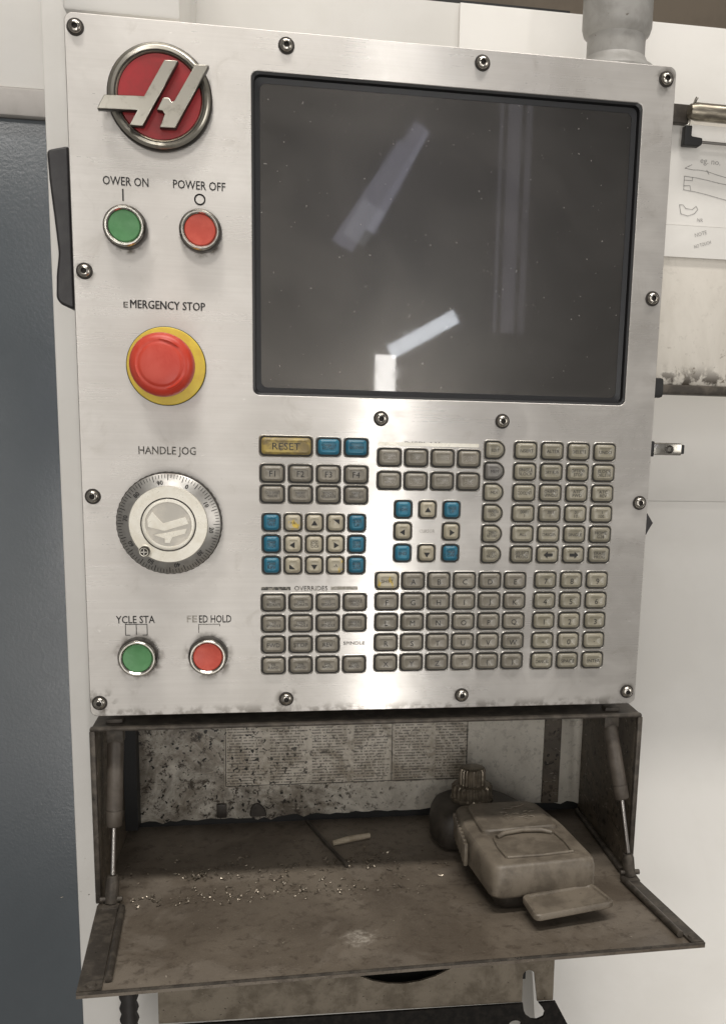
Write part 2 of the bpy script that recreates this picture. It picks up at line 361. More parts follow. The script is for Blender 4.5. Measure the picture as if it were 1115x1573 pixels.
def tube(pts, r, mat, n=10, radii=None, caps=True):
    pts = [Vector(p) for p in pts]; V, Fs = [], []
    up = Vector((0, 0, 1))
    for i, p in enumerate(pts):
        d = (pts[min(i+1, len(pts)-1)]-pts[max(i-1, 0)]).normalized()
        a = d.cross(up if abs(d.z) < .95 else Vector((1, 0, 0))).normalized(); b = d.cross(a)
        rr = radii[i] if radii else r
        for k in range(n): t_ = 2*PI*k/n; V.append(p+a*rr*math.cos(t_)+b*rr*math.sin(t_))
    for i in range(len(pts)-1):
        for k in range(n): Fs.append((i*n+k, i*n+(k+1) % n, (i+1)*n+(k+1) % n, (i+1)*n+k))
    if caps: Fs.append(tuple(range(n))); Fs.append(tuple((len(pts)-1)*n+k for k in range(n)))
    return auto_smooth(mesh(V, Fs, mat), 50)
def join(meshes):
    bm = bmesh.new(); mats = []
    for me in meshes:
        b2 = len(bm.faces); bm.from_mesh(me); bm.faces.ensure_lookup_table()
        mp = []
        for mm in me.materials:
            if mm not in mats: mats.append(mm)
            mp.append(mats.index(mm))
        for f in bm.faces[b2:]: f.material_index = mp[f.material_index] if f.material_index < len(mp) else 0
    out = bpy.data.meshes.new('joined'); bm.to_mesh(out); bm.free()
    for mm in mats: out.materials.append(mm)
    return out
def xf(me, mat4): me.transform(mat4); return me
_tc = {}
def text(s, size, mat, width=None, bold=0., rot=0., line=.85):
    """flat lettering in the XZ plane facing the viewer"""
    key = (s, size, mat, width, bold, rot)
    if key in _tc: return _tc[key]
    cu = bpy.data.curves.new('t', 'FONT'); cu.body = s; cu.size = size; cu.align_x = 'CENTER'; cu.align_y = 'CENTER'; cu.resolution_u = 2; cu.offset = bold; cu.space_line = line
    tmp = bpy.data.objects.new('tmp', cu); C.objects.link(tmp)
    me = bpy.data.meshes.new_from_object(tmp.evaluated_get(bpy.context.evaluated_depsgraph_get())); bpy.data.objects.remove(tmp); bpy.data.curves.remove(cu)
    xs = [v.co.x for v in me.vertices]; ys = [v.co.y for v in me.vertices]
    if xs:
        cx = (min(xs)+max(xs))/2; cy = (min(ys)+max(ys))/2; k = width/(max(xs)-min(xs)) if width else 1
        for v in me.vertices:
            x, y = (v.co.x-cx)*k, (v.co.y-cy)
            v.co = (x*math.cos(rot)-y*math.sin(rot), 0, x*math.sin(rot)+y*math.cos(rot))
    me.materials.clear(); me.materials.append(M[mat]); _tc[key] = me; return me
def ribbon(paths, wd, mat):
    """flat strokes in the XZ plane"""
    V, Fs = [], []
    for pts in paths:
        pts = [Vector(p) for p in pts]
        for a, b in zip(pts, pts[1:]):
            d = (b-a).normalized(); nn = Vector((-d.y, d.x))*wd/2; a2 = a-d*wd*.3; b2 = b+d*wd*.3; k = len(V)
            for q in (a2+nn, a2-nn, b2-nn, b2+nn): V.append((q.x, 0, q.y))
            Fs.append((k, k+1, k+2, k+3))
    return mesh(V, Fs, mat)

# ------------------------------------------------------------------ setting
W2, H = .235, .5335
wall = link('wall', box(-1.2, 1.4, .25, .27, -.9, .664, 'white'), loc=(0, 0, 0)); tag(wall, 'white enamelled machine side behind the control panel', 'wall', kind='structure')
for x in (-.178, ):
    link('seam', box(x-.0015, x+.0015, .2485, .2495, .45, .662, 'dark'), wall)
link('upper_sheet', box(.10, 1.4, .2455, .2495, .161, .6635, 'white', .001), wall)
link('scratch', ribbon([[(.405-.028*math.cos(1.7*i/12), -.135-.045*math.sin(1.7*i/12)) for i in range(13)]], .0005, 'scuff'), wall, (0, .243, 0))
prof = [(.2490, .1605), (.2490, .03), (.2475, -.02), (.244, -.07), (.236, -.12), (.223, -.18), (.203, -.25), (.175, -.33), (.140, -.42), (.10, -.52)]
V = [(x, y, z) for x in (.20, 1.4) for y, z in prof]; n_ = len(prof)
link('lower_sheet', mesh(V, [(i, i+1, n_+i+1, n_+i) for i in range(n_-1)], 'white', smooth=True), wall)
bwall = link('background', box(-3, 4, 2.2, 2.25, -1, 3.2, 'brown_wall')); tag(bwall, 'dim brown shop wall seen above the machine', 'wall', kind='structure')
rim = link('wall_top_rail', box(.06, .22, .262, .30, .6645, .672, 'dark')); tag(rim, 'dark strip lying along the top of the white machine wall', 'strip')

post = link('machine_post', box(-.2845, -.16, .155, .2485, -.9, .72, 'white', .002)); tag(post, 'white painted upright of the machine between grey door and control panel', 'upright')
door = link('machine_door', None, loc=(-.5, .19, -.9)); tag(door, 'glossy blue grey painted machine door at the left edge', 'door')
link('door_panel', box(-.75, -.2855, .175, .20, -.9, .504, 'door_grey', .002), door)
link('top_ledge', box(-.75, -.2855, .168, .20, .5045, .528, 'ledge', .002), door)
tp = link('cover_panel', box(-.75, -.2855, .172, .21, .5285, .72, 'white', .002)); tag(tp, 'white cover panel above the blue grey door', 'panel')
bx_ = link('mounting_box', box(-.2414, -.1555, .03, .15, .5455, .75, 'white', .003)); tag(bx_, 'white mounting box above the panel beside the round emblem', 'box')

# ------------------------------------------------------------------ control pendant
P = link('control_pendant', None, loc=(0, .08, -.17)); tag(P, 'machine control panel with brushed steel face, dark screen, keypad and open bottom tray', 'control panel')
SX0, SX1, SZ0, SZ1 = -.1016, .2084, .2642, .5042
scx, scz = (SX0+SX1)/2, (SZ0+SZ1)/2
outer = [(x, z+H/2) for x, z in rrect(2*W2, H, .006)]
hole = [(x+scx, z+scz) for x, z in rrect(SX1-SX0, SZ1-SZ0, .005)]
link('faceplate', curve_plate([outer, hole], .003, 'steel', .0006), P)
link('housing', join([box(-.226, .226, .0105, .15, .0005, .527, 'white', .003)]), P)
# screen
sb = [(x, z) for x, z in rrect(SX1-SX0+.001, SZ1-SZ0+.001, .005)]
def frame_mesh(ol, d, y0, y1, mat):
    xs = max(p[0] for p in ol); zs = max(p[1] for p in ol); n = len(ol)
    inn = [(x*(xs-d)/xs, z*(zs-d)/zs) for x, z in ol]
    V = [(x, y0, z) for x, z in ol]+[(x, y1, z) for x, z in inn]
    return mesh(V, [(i, (i+1) % n, n+(i+1) % n, n+i) for i in range(n)], mat, smooth=True)
fr = join([frame_mesh(sb, .0022, .0004, .0016, 'gasket'), frame_mesh([(x*(.1555-.0022)/.1555, z*(.1205-.0022)/.1205) for x, z in sb], .0005, .0016, .0065, 'gasket'),
           frame_mesh([(x*(.1555-.0027)/.1555, z*(.1205-.0027)/.1205) for x, z in sb], .004, .0065, .0072, 'gasket')])
scr = link('screen', fr, P, (scx, 0, scz))
gl = link('glass', box(-.1535, .1535, .0075, .0095, -.1185, .1185, 'glass'), scr, (scx, 0, scz)); gl['label'] = 'dark dusty screen glass'
# screws
SM = lathe([(.0062, 0, 1), (.0060, .0005, 1), (.0048, .0006, 0), (.0048, .0014, 0), (.0044, .0024, 0), (.0034, .0032, 0), (.0022, .0035, 1), (.0019, .0033, 1), (.0018, .0014, 1), (0, .0014, 1)], ['screw', 'grimy_ring'], 24)
for sx, sz in [(x, z) for z in (.5235, .0115) for x in (-.227, -.0755, .0755, .227)]+[(x, z) for z in (.3528, .1815) for x in (-.227, .227)]+[(.001, .248), (.1026, .2484)]:
    o = link('screw', SM, P, (sx+random.uniform(-.0003, .0003), -.0002, sz)); o.rotation_euler.y = random.uniform(0, 6)
# emblem
em = link('emblem', lathe([(.0378, 0, 1), (.0380, .004, 1), (.0368, .0065, 0), (.0345, .0078, 0), (.0325, .0070, 0), (.0322, .0060, 1), (.0314, .0060, 0), (.0308, .0066, 0), (.0300, .0058, 1), (.0296, .005, 1)], ['badge_metal', 'black_metal'], 64), P, (-.168, -.0002, .4790))
link('badge_field', lathe([(.0298, .0052, 0), (.015, .0056, 0), (0, .0057, 0)], ['badge'], 48), em, (-.168, -.0002, .4790))
E1 = [(-.2115, .4654), (-.2063, .4753), (-.1782, .4763), (-.1633, .5020), (-.1537, .5022), (-.1798, .4558), (-.1892, .4557), (-.1830, .4664)]
E2 = [(-.1413, .5008), (-.1318, .5008), (-.1566, .4561), (-.1677, .4556), (-.1639, .4648), (-.1654, .4672), (-.1694, .4675), (-.1648, .4763), (-.1606, .4766), (-.1588, .4737), (-.1568, .4748)]
for e in (E1, E2):
    dk = curve_plate([e], .0065, 'black_metal', .0004); xf(dk, Matrix.Translation((0, -.0125, 0)))
    tpm = curve_plate([e], .0012, 'badge_metal', .0005); xf(tpm, Matrix.Translation((0, -.0138, 0)))
    link('letter_stroke', join([dk, tpm]), em, (0, 0, 0))
# push buttons
PB = lathe([(.0158, 0, 1), (.0160, .002, 1), (.0156, .0085, 1), (.0150, .0100, 0), (.0138, .0112, 0), (.0128, .0112, 0), (.0118, .0102, 0), (.0116, .0075, 1)], ['chrome', 'black_metal'], 48)
for nm, x, z, mt_, lab in (('green', -.1955, .3855, 'green', 'green lens'), ('red', -.1402, .3857, 'red', 'red lens'), ('green', -.195, .0513, 'green', 'green lens'), ('red', -.1394, .0515, 'red', 'red lens')):
    pb = link('push_button', PB, P, (x, -.0002, z))
    lens = link('lens', lathe([(.0115, .0075, 0), (.0115, .0098, 0), (.0108, .0103, 0), (.006, .0096, 0), (0, .0093, 0)], [mt_], 40), pb, (x, -.0002, z)); lens['label'] = lab
# emergency stop
es = link('emergency_stop', lathe([(.0303, 0, 1), (.0303, .0016, 1), (.0298, .0022, 0), (.0292, .0030, 0), (.0200, .0042, 0), (.0165, .0044, 0), (.0165, .012, 2), (.0175, .020, 2)], ['yellow', 'dark', 'red_head'], 56), P, (-.168, -.0002, .2840))
hd = link('mushroom_head', lathe([(.0165, .016, 0), (.0215, .017, 0), (.0234, .020, 0), (.0238, .026, 0), (.0236, .032, 0), (.0229, .0350, 0), (.0214, .0372, 0), (.0194, .0384, 0), (.0174, .0391, 0), (.0168, .0390, 0), (.0162, .0392, 0), (.0155, .0397, 0), (.0140, .0401, 0), (.008, .0406, 0), (0, .0408, 0)], ['red_head'], 64, ang=70), es, (-.168, -.0002, .2840)); hd['label'] = 'red twist-release head'
for k in range(3):
    a0 = 1.2+k*2.09; V = []
    pts = [(.0182*math.cos(a0-.45+.9*i/8), -.0388, .0182*math.sin(a0-.45+.9*i/8)) for i in range(9)]
    link('turn_mark', tube(pts, .0007, 'red_head', 6, [.0003, .0008, .0012, .0014, .0014, .0014, .0012, .0008, .0003]), es, (-.168, -.0002, .2840))
# jog dial
JC = (-.1675, -.0002, .1615)
jd = link('jog_dial', lathe([(.0408, 0, 1), (.0412, .004, 1), (.0410, .0085, 1), (.0400, .0105, 0), (.0395, .0110, 0), (.0305, .0150, 0), (.0303, .0158, 2), (.0298, .0163, 2), (.0214, .0166, 2), (.0212, .0150, 1), (.0205, .0150, 1), (.0203, .0168, 2), (.0195, .0172, 2), (.0178, .0172, 2), (.0174, .0164, 3), (0, .0164, 3)], ['dial_scale', 'black_metal', 'dial_cream', 'dial_hub'], 100, knurl=(50, .0004, 0, 2)), P, JC)
V, Fs = [], []
for i in range(100):
    a = 2*PI*i/100; L = .0030 if i % 5 else .0046; hw = .00022 if i % 5 else .0003
    r1, r0 = .0393, .0393-L
    for r, s in ((r0, -1), (r0, 1), (r1, 1), (r1, -1)):
        hgt = .0111+(.0395-r)*.444+.0001; V.append((r*math.cos(a)-s*hw*math.sin(a), -hgt, r*math.sin(a)+s*hw*math.cos(a)))
    k = len(V); Fs.append((k-4, k-3, k-2, k-1))
link('tick_marks', mesh(V, Fs, 'ink'), jd, JC)
for i in range(10):
    a = PI/2-2*PI*i/10-.45; tm = text(str(i*10), .0048, 'ink', bold=.0001, rot=a-PI/2)
    link('scale_number', tm, jd, (JC[0]+.0332*math.cos(a), JC[1]-.0146, JC[2]+.0332*math.sin(a)))
H1 = [(-.016, .004), (-.012, .010), (-.004, .001), (.013, .006), (.016, .001), (-.003, -.005), (-.0155, -.002)]
H2 = [(-.012, -.008), (.0, -.006), (.014, -.003), (.013, -.007), (.003, -.010), (.001, -.0145), (-.003, -.0145), (-.003, -.011)]
for e in (H1, H2): link('centre_relief', xf(curve_plate([e], .0008, 'dial_cream', .0002), Matrix.Translation((0, -.0172, 0))), jd, JC)
link('crank_peg', lathe([(.0050, .015, 0), (.0050, .0172, 0), (.0042, .0178, 1), (.0040, .0225, 1), (.0034, .0235, 0), (.0028, .0232, 1), (0, .0230, 1)], ['dial_cream', 'black_metal'], 24), jd, (-.1857, -.0002, .1406))
link('peg_slot', ribbon([[(-.0022, 0), (.0022, 0)], [(0, -.0022), (0, .0022)]], .0006, 'chrome'), jd, (-.1857, -.0238, .1406))
# engraved words on the face
def word(s, x, z, wd, size=.0088, mat='ink', bold=.00010): link('lettering', text(s, size, mat, wd, bold), P, (x, -.00025, z))
word('OWER ON', -.1948, .4192, .0332); word('POWER OFF', -.1409, .4196, .0388)
word('MERGENCY STOP', -.1662, .3301, .0560, bold=0); link('lettering', text('MERGENCY STOP', .0088, 'ink', .0560, 0), P, (-.16585, -.00032, .3303)); word('HANDLE JOG', -.1689, .2177, .0442, mat='ink_worn')
word('YCLE STA', -.1970, .0815, .0306); word('ED HOLD', -.1336, .0815, .0260); word('FE', -.1522, .0816, .0082, .0080, 'ink_faint'); word('E', -.1974, .3294, .0034, .0062, 'ink_worn')
link('lettering', ribbon([[(0, -.004), (0, .004)]], .0011, 'ink'), P, (-.1971, -.00025, .4094))
link('lettering', ribbon([[(.0037*math.cos(a*PI/12), .0037*math.sin(a*PI/12)) for a in range(25)]], .0011, 'ink'), P, (-.1407, -.00025, .4095))
link('lettering', ribbon([[(-.0085, -.0045), (-.0085, .0045), (.0085, .0045), (.0085, -.0045), (.005, -.0045)], [(-.005, -.0045), (-.0085, -.0045)], [(0, -.004), (0, .0045)]], .0006, 'ink'), P, (-.1965, -.00025, .0730))
link('lettering', ribbon([[(-.0085, -.0035), (-.0085, .0035), (.0085, .0035), (.0085, .002)]], .0005, 'ink_worn'), P, (-.1385, -.00025, .0735))

# ------------------------------------------------------------------ keypad
RING = [(-.0011, .0001, 0), (-.0007, .0006, 0), (-.0003, .0002, 1), (.0009, .0002, 1), (.0010, .0004, 2), (.0011, .0018, 2), (.0016, .0026, 2), (.0029, .0034, 2), (.0034, .0035, 2), (.0040, .0032, 2)]
_km = {}
def key_mesh(shape, mat):
    k = (shape, mat)
    if k not in _km:
        if shape == 'pent': ol = rpoly([(-.0084, -.0074), (.0040, -.0074), (.0084, -.0030), (.0084, .0030), (.0040, .0074), (-.0084, .0074)][::1], .0028, 3)
        else:
            wd, h = {'wide': (.0192, .0146), 'sq': (.0143, .0146), 'reset': (.0416, .0156)}[shape]; ol = rrect(wd, h, .0032, 4)
        _km[k] = auto_smooth(loft(ol, RING, ['edge', 'skirt', mat], dome=.0), 28)
    return _km[k]
def key(shape, mat, x, z, legend=None, size=.0042, lmat='ink_key', label=None):
    o = link('key', key_mesh(shape, mat), P, (x, -.0001, z)); 
    if label: o['label'] = label
    if legend:
        top = .00335
        if legend in ARROWS: lm = arrow(legend)
        else:
            lines = legend.split('\n'); wmax = {'wide': .0125, 'sq': .0085, 'pent': .0095, 'reset': .022}[shape]
            est = max(len(q) for q in lines)*size*.62
            lm = text(legend, size, lmat, wmax if est > wmax else None, 0)
        link('legend', lm, o, (x, -.0001-top, z-(.0006 if len(legend) < 2 else 0)))
    return o
ARROWS = {'<-': 0, '->': 1, '^': 2, 'v': 3, '<': 4, '>': 5, '7<': 6, '7>': 7}
_ar = {}
def arrow(s):
    if s in _ar: return _ar[s]
    big = [(-.0040, 0), (-.0004, .0030), (-.0004, .0013), (.0040, .0013), (.0040, -.0013), (-.0004, -.0013), (-.0004, -.0030)]
    tri = [(-.0028, 0), (.0014, .0026), (.0014, -.0026)]
    cor = [(-.003, -.003), (.002, -.003), (-.003, .001)]
    pts = {'<-': big, '->': [(-x, z) for x, z in big], '<': tri, '>': [(-x, z) for x, z in tri], '^': [(z, -x) for x, z in tri], 'v': [(z, x) for x, z in tri], '7<': cor, '7>': [(-x, -z) for x, z in cor]}[s]
    _ar[s] = mesh([(x, 0, z) for x, z in pts], [tuple(range(len(pts)))], 'ink'); return _ar[s]
key('reset', 'keyyellow', -.0757, .2241, 'RESET', .0078, label='wide yellow key reading RESET')
key('wide', 'keyblue', -.0416, .2242, 'POWER UP\nRESTART', .0028, label='blue key'); key('wide', 'keyblue', -.0192, .2242, 'RECOVER', .003, label='blue key')
FX = [-.0868, -.0642, -.0416, -.0190]
for i, x in enumerate(FX):
    key('wide', 'keycap', x, .2020, 'F%d' % (i+1), .0068, 'ink')
    key('wide', 'keycap', x, .1853, ['TOOL OFFSET\nMEASURE', 'NEXT\nTOOL', 'TOOL\nRELEASE', 'PART\nZERO SET'][i], .003)
jx = [-.0877+.01743*i for i in range(5)]
JK = [[('keyblue', 'CHIP\nFWD'), ('keypatch', '+A'), ('keytan', '^'), ('keytan', '7>'), ('keyblue', 'CLNT\nUP')],
      [('keyblue', 'CHIP\nSTOP'), ('keytan', '<'), ('keytan', 'JOG\nLOCK'), ('keytan', '>'), ('keyblue', 'CLNT\nDOWN')],
      [('keyblue', 'CHIP\nREV'), ('keytan', '7<'), ('keytan', 'v'), ('keypatch', '-A'), ('keyblue', 'AUX\nCLNT')]]
for r, z in enumerate((.1621, .1443, .1266)):
    for i, x in enumerate(jx): key('sq', JK[r][i][0], x, z, JK[r][i][1], .0036)
OV = [['-10\nFEEDRATE', '100%\nFEEDRATE', '+10\nFEEDRATE', 'HANDLE\nFEED'], ['-10\nSPINDLE', '100%\nSPINDLE', '+10\nSPINDLE', 'HANDLE\nSPINDLE'], ['FWD', 'STOP', 'REV', None], ['5%\nRAPID', '25%\nRAPID', '50%\nRAPID', '100%\nRAPID']]
for r, z in enumerate((.0951, .0772, .0592, .0412)):
    for i in range(4):
        if OV[r][i]: key('wide', 'keycap', -.0863+.0225*i, z, OV[r][i], .0050 if r == 2 else .0032)
DS = [['PRGRM\nCONVRS', 'POSIT', 'OFFSET', 'CURNT\nCOMDS'], ['ALARM\nMESGS', 'PARAM\nDGNOS', 'SETNG\nGRAPH', 'HELP\nCALC']]
for r, z in enumerate((.2168, .1977)):
    for i in range(4): key('wide', 'keycap', .0083+.0222*i, z, DS[r][i], .003, 'ink_faint')
for x, z, mt_, lg in [(.0206, .1739, 'keyblue', 'HOME'), (.0411, .1739, 'keytan', '^'), (.0615, .1739, 'keyblue', 'PAGE\nUP'), (.0206, .1555, 'keytan', '<'), (.0615, .1555, 'keytan', '>'), (.0206, .1370, 'keyblue', 'END'), (.0411, .1370, 'keytan', 'v'), (.0615, .1370, 'keyblue', 'PAGE\nDOWN')]:
    key('sq', mt_, x, z, lg, .0034)
AL = ['SHIFT', 'A', 'B', 'C', 'D', 'E']+list('FGHIJKLMNOPQRSTUVWXYZ;()')
for i, s in enumerate(AL):
    key('wide', 'keypatch' if i == 0 else 'keycap', .0081+.02214*(i % 6), .1133-.01783*(i//6), s, .0064 if len(s) == 1 else .004, 'ink')
NM = list('789456123-0.')+['CANCEL', 'SPACE', 'ENTER']
for i, s in enumerate(NM): key('wide', 'keymode', .1458+.02325*(i % 3), .1136-.0180*(i//3), s, .0068 if len(s) == 1 else .0042, 'ink')
MD = [['INSERT', 'ALTER', 'DELETE', 'UNDO'], ['SINGLE\nBLOCK', 'DRY RUN', 'OPTION\nSTOP', 'BLOCK\nDELETE'], ['COOLNT', 'ORIENT\nSPINDLE', 'ATC\nFWD', 'ATC\nREV'], ['.0001\n.1', '.001\n1.', '.01\n10.', '.1\n100.'], ['ALL', 'ORIGIN', 'SINGLE', 'HOME\nG28'], ['SELECT\nPROG', '<-', '->', 'ERASE\nPROG']]
for r in range(6):
    z = .2245-.0177*r
    key('pent', 'keyshade' if r == 1 else 'keymode', .0968, z, ['EDIT', 'MEM', 'MDI', 'HANDLE\nJOG', 'ZERO\nRETURN', 'LIST\nPROG'][r], .0034)
    for i in range(4): key('wide', 'keymode', .1234+.0231*i, z, MD[r][i], .0038)
word('OVERRIDES', -.0553, .1070, .0275, .0055, 'ink_worn', .00005); word('SPINDLE', -.0190, .0595, .0180, .0040, 'ink_worn', .00005); word('CURSOR', .0412, .1557, .0130, .0040, 'ink_faint', 0)
for x0, x1, z, mt_ in ((-.0962, -.0722, .1068, 'ink_worn'), (-.0388, -.0165, .1070, 'ink_faint')): link('header_bar', box(x0, x1, -.0003, .0002, z-.0014, z+.0014, mt_), P)
link('header_bar', box(-.0008, .0832, -.0003, .0002, .2262, .2292, 'dial_cream'), P); word('DISPLAY', .0355, .2284, .030, .0046, 'ink_worn', 0)

# ------------------------------------------------------------------ side handle and side fittings of the pendant
hp = [(-.2365, .4440), (-.2525, .4400), (-.2515, .4180), (-.2485, .3850), (-.2470, .3660), (-.2492, .3500), (-.2500, .3330), (-.2470, .3285), (-.2365, .3245)]
link('side_handle', xf(curve_plate([rpoly(hp, .003, 3)], .045, 'black_plastic', .002), Matrix.Translation((0, .008, 0))), P)
lt = link('side_latch', box(.2365, .2680, .012, .028, .2225, .2330, 'chrome', .001), P)
link('latch_end', box(.2682, .2712, .0135, .0265, .2238, .2318, 'dark', .0008), lt); link('latch_end', box(.2362, .2420, .0105, .0295, .2212, .2345, 'dark', .0008), lt)
link('latch_lock', lathe([(.0036, 0, 0), (.0036, .002, 0), (.0022, .0024, 0), (.0020, .0010, 1), (0, .0010, 1)], ['black_metal', 'chrome'], 20), lt, (.2560, .012, .2278))
link('side_knob', xf(curve_plate([[(.2265, .171), (.2405, .171), (.2462, .1625), (.2435, .1580), (.2405, .152), (.2265, .152)]], .018, 'black_plastic', .001), Matrix.Translation((0, .012, 0))), P)

# ------------------------------------------------------------------ storage compartment below the face
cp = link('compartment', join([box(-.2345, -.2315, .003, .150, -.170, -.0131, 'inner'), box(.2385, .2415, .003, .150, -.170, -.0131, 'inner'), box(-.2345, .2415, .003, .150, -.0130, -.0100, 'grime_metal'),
     box(-.236, .2425, -.0015, .004, -.0130, -.0096, 'grime_metal', .0012), box(-.2355, .2420, .0400, .0430, -.0035, -.0004, 'dark'), box(.2386, .2432, -.0020, .0100, -.166, -.0125, 'grime_metal', .001), box(-.2362, -.2316, -.0020, .0100, -.166, -.0125, 'grime_metal', .001)]), P)  # the dark strip paints the deep shade of the slot under the face
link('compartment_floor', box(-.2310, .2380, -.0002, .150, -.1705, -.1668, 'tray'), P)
rag = [(-.2312, -.007), (.2382, -.007), (.2382, -.1600)]+[(.2382-.4694*i/70, -.1565-.004*(i/70)+random.uniform(-.0012, .0012)-(.003 if random.random() < .08 else 0)) for i in range(1, 70)]+[(-.2312, -.1560)]
bp = link('back_panel', xf(curve_plate([rag], .002, 'back'), Matrix.Translation((0, .1475, 0))), P); bp['label'] = 'splashed ivory back panel of the compartment'
lb = link('code_label', box(-.1362, .1136, .1466, .1473, -.1265, -.020, 'print'), bp)
link('label_border', ribbon([[(-.1350, -.020), (-.1350, -.1250), (.1125, -.1250), (.1125, -.020)], [(.0335, -.020), (.0335, -.1250)]], .0007, 'ink'), bp, (0, .1463, 0))
link('plug', box(-.1445, -.1345, .1435, .1474, -.1580, -.1430, 'device_dark', .0012), bp)
link('plug', xf(curve_plate([rpoly([(-.112, -.158), (-.094, -.158), (-.0975, -.148), (-.104, -.1435), (-.1095, -.146)], .003, 3)], .004, 'device_dark', .0008), Matrix.Translation((0, .1434, 0))), bp)
link('rear_wall', box(-.2345, .2415, .1502, .1530, -.170, -.004, 'dark'), P)
link('inner_bracket', box(-.2312, -.219, .128, .1470, -.1600, -.008, 'dark'), P)
link('inner_bracket', box(.1960, .2140, .1440, .1470, -.1560, -.008, 'inner'), P)
# fold-down tray: four corners, front edge a little higher than the hinge
TA, TB, TC, TD = Vector((-.2345, 0, -.1670)), Vector((.2420, 0, -.1670)), Vector((.2475, -.145, -.1515)), Vector((-.2245, -.140, -.1612))
def tp_(s, t, h=0.): 
    q = (TA*(1-s)+TB*s)*(1-t)+(TD*(1-s)+TC*s)*t; return Vector((q.x, q.y, q.z+h))
def slab(s0, s1, t0, t1, h0, h1, mat, n=6, wob=0.):
    V, Fs = [], []
    for h in (h0, h1):
        for i in range(n+1):
            for j in range(n+1): V.append(tp_(s0+(s1-s0)*i/n, t0+(t1-t0)*j/n, h))
    q = (n+1)**2
    for i in range(n):
        for j in range(n):
            a = i*(n+1)+j; Fs.append((a, a+1, a+n+2, a+n+1)); Fs.append((q+a, q+a+n+1, q+a+n+2, q+a+1))
    for i in range(n):
        for a, b in ((i, i+1), (n*(n+1)+i, n*(n+1)+i+1), (i*(n+1), (i+1)*(n+1)), (i*(n+1)+n, (i+1)*(n+1)+n)): Fs.append((a, b, q+b, q+a))
    return mesh(V, Fs, mat)
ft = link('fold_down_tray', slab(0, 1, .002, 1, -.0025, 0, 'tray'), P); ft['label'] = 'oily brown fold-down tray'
link('front_lip', slab(0, 1, .988, 1.0, .0002, .0018, 'grime_metal'), ft)
link('side_flange', slab(0, .036, .05, .985, .0002, .0022, 'grime_metal'), ft); link('side_flange', slab(.978, 1, .05, .985, .0002, .0022, 'grime_metal'), ft)
for s in (.044, .971):
    link('side_rail', tube([tp_(s, .10, .003), tp_(s, .5, .003), tp_(s, .90, .003)], .0028, 'grime_metal', 8), ft)
for s, t in ((.02, .94), (.988, .93)): link('rivet', xf(lathe([(.004, 0, 0), (.0035, .0015, 0), (0, .002, 0)], ['grime_metal'], 12), Matrix.Translation(tp_(s, t, .0022)) @ Matrix.Rotation(-PI/2, 4, 'X')), ft)
link('floor_rail', tube([(.2345, .140, -.164), (.2345, .003, -.164)], .003, 'grime_metal', 8), P)
# gas struts
def strut(a, b, c, d):
    a, b, c, d = map(Vector, (a, b, c, d))
    st = link('gas_strut', tube([a, a+(b-a)*.03, a+(b-a)*.80, a+(b-a)*.801, a+(b-a)*.815, a+(b-a)*.816, b-(b-a)*.02, b], .0065, 'strut', 16, [.0055, .0068, .0068, .0064, .0064, .0070, .0070, .0055]), P)
    link('rod', tube([b, c], .0022, 'rod', 10), st)
    link('end_fork', join([tube([c+(c-b)*.02, c+(d-c)*.25, d], .005, 'grime_metal', 8, [.0045, .0058, .0058])]), st)
    link('pivot_pin', tube([d+Vector((-.009, 0, .003)), d+Vector((.009, 0, .003))], .0025, 'grime_metal', 8), st)
    link('top_bracket', box(a.x-.007, a.x+.007, a.y-.006, a.y+.006, a.z-.002, -.0068, 'grime_metal', .001), st)
    link('foot_bracket', box(d.x-.007, d.x+.007, d.y-.010, d.y+.006, d.z-.006, d.z, 'grime_metal', .001), st)
strut((-.2185, .018, -.026), (-.2205, .006, -.1000), (-.2214, -.001, -.1400), (-.2225, -.006, -.1630))
strut((.2185, .016, -.024), (.2288, .000, -.0915), (.2350, -.007, -.1410), (.2370, -.010, -.1620))

# ------------------------------------------------------------------ things lying in the tray
def on_tray(x, y, h=0.):
    if y > 0: return Vector((x, y, -.1665+h))
    t_ = y/(-.1425); zz = (-.1670)*(1-t_)+(-.1612+(-.1515+.1612)*(x+.2245)/.472)*t_; return Vector((x, y, zz+h))
st = link('dark_rod', tube([on_tray(-.054, .138, .004), on_tray(-.037, .088, .0035), on_tray(-.0196, .0404, .003)], .0018, 'device_dark', 10)); tag(st, 'thin dark rod lying across the tray beside the pale scrap', 'rod')
sc = link('rolled_scrap', tube([on_tray(-.0305, .0850, .004), on_tray(-.015, .089, .0055), on_tray(.0065, .0965, .005)], .003, 'scrap', 9, [.0026, .0033, .0027])); tag(sc, 'small pale tan rolled scrap lying next to the dark rod', 'scrap')
V, Fs = [], []
def chip(x, y, s):
    p = on_tray(x, y, .0006); a = random.uniform(0, 6.28); k = len(V); n = random.choice((2, 3, 4)); cur = random.uniform(-1.2, 1.2)
    for i in range(n+1):
        d = Vector((math.cos(a+cur*i/n), math.sin(a+cur*i/n), 0)); q = p+d*s*(i/n)+Vector((0, 0, random.uniform(0, .35)*s)); nn = Vector((-d.y, d.x, random.uniform(-.8, .8)))*s*.14
        V.append(q+nn); V.append(q-nn)
    for i in range(n): Fs.append((k+2*i, k+2*i+1, k+2*i+3, k+2*i+2))
for i in range(240): chip(random.gauss(-.075, .075), random.gauss(.035, .026), abs(random.gauss(.0022, .0018))+.0008)
for i in range(150): chip(random.uniform(-.215, .05), random.gauss(-.002, .005), abs(random.gauss(.0016, .0014))+.0007)
for i in range(120): chip(random.uniform(-.2, .2), random.uniform(-.13, .11), random.uniform(.0006, .0018))
for i in range(26): chip(random.gauss(-.155, .006), random.gauss(.038, .004), random.uniform(.003, .006))
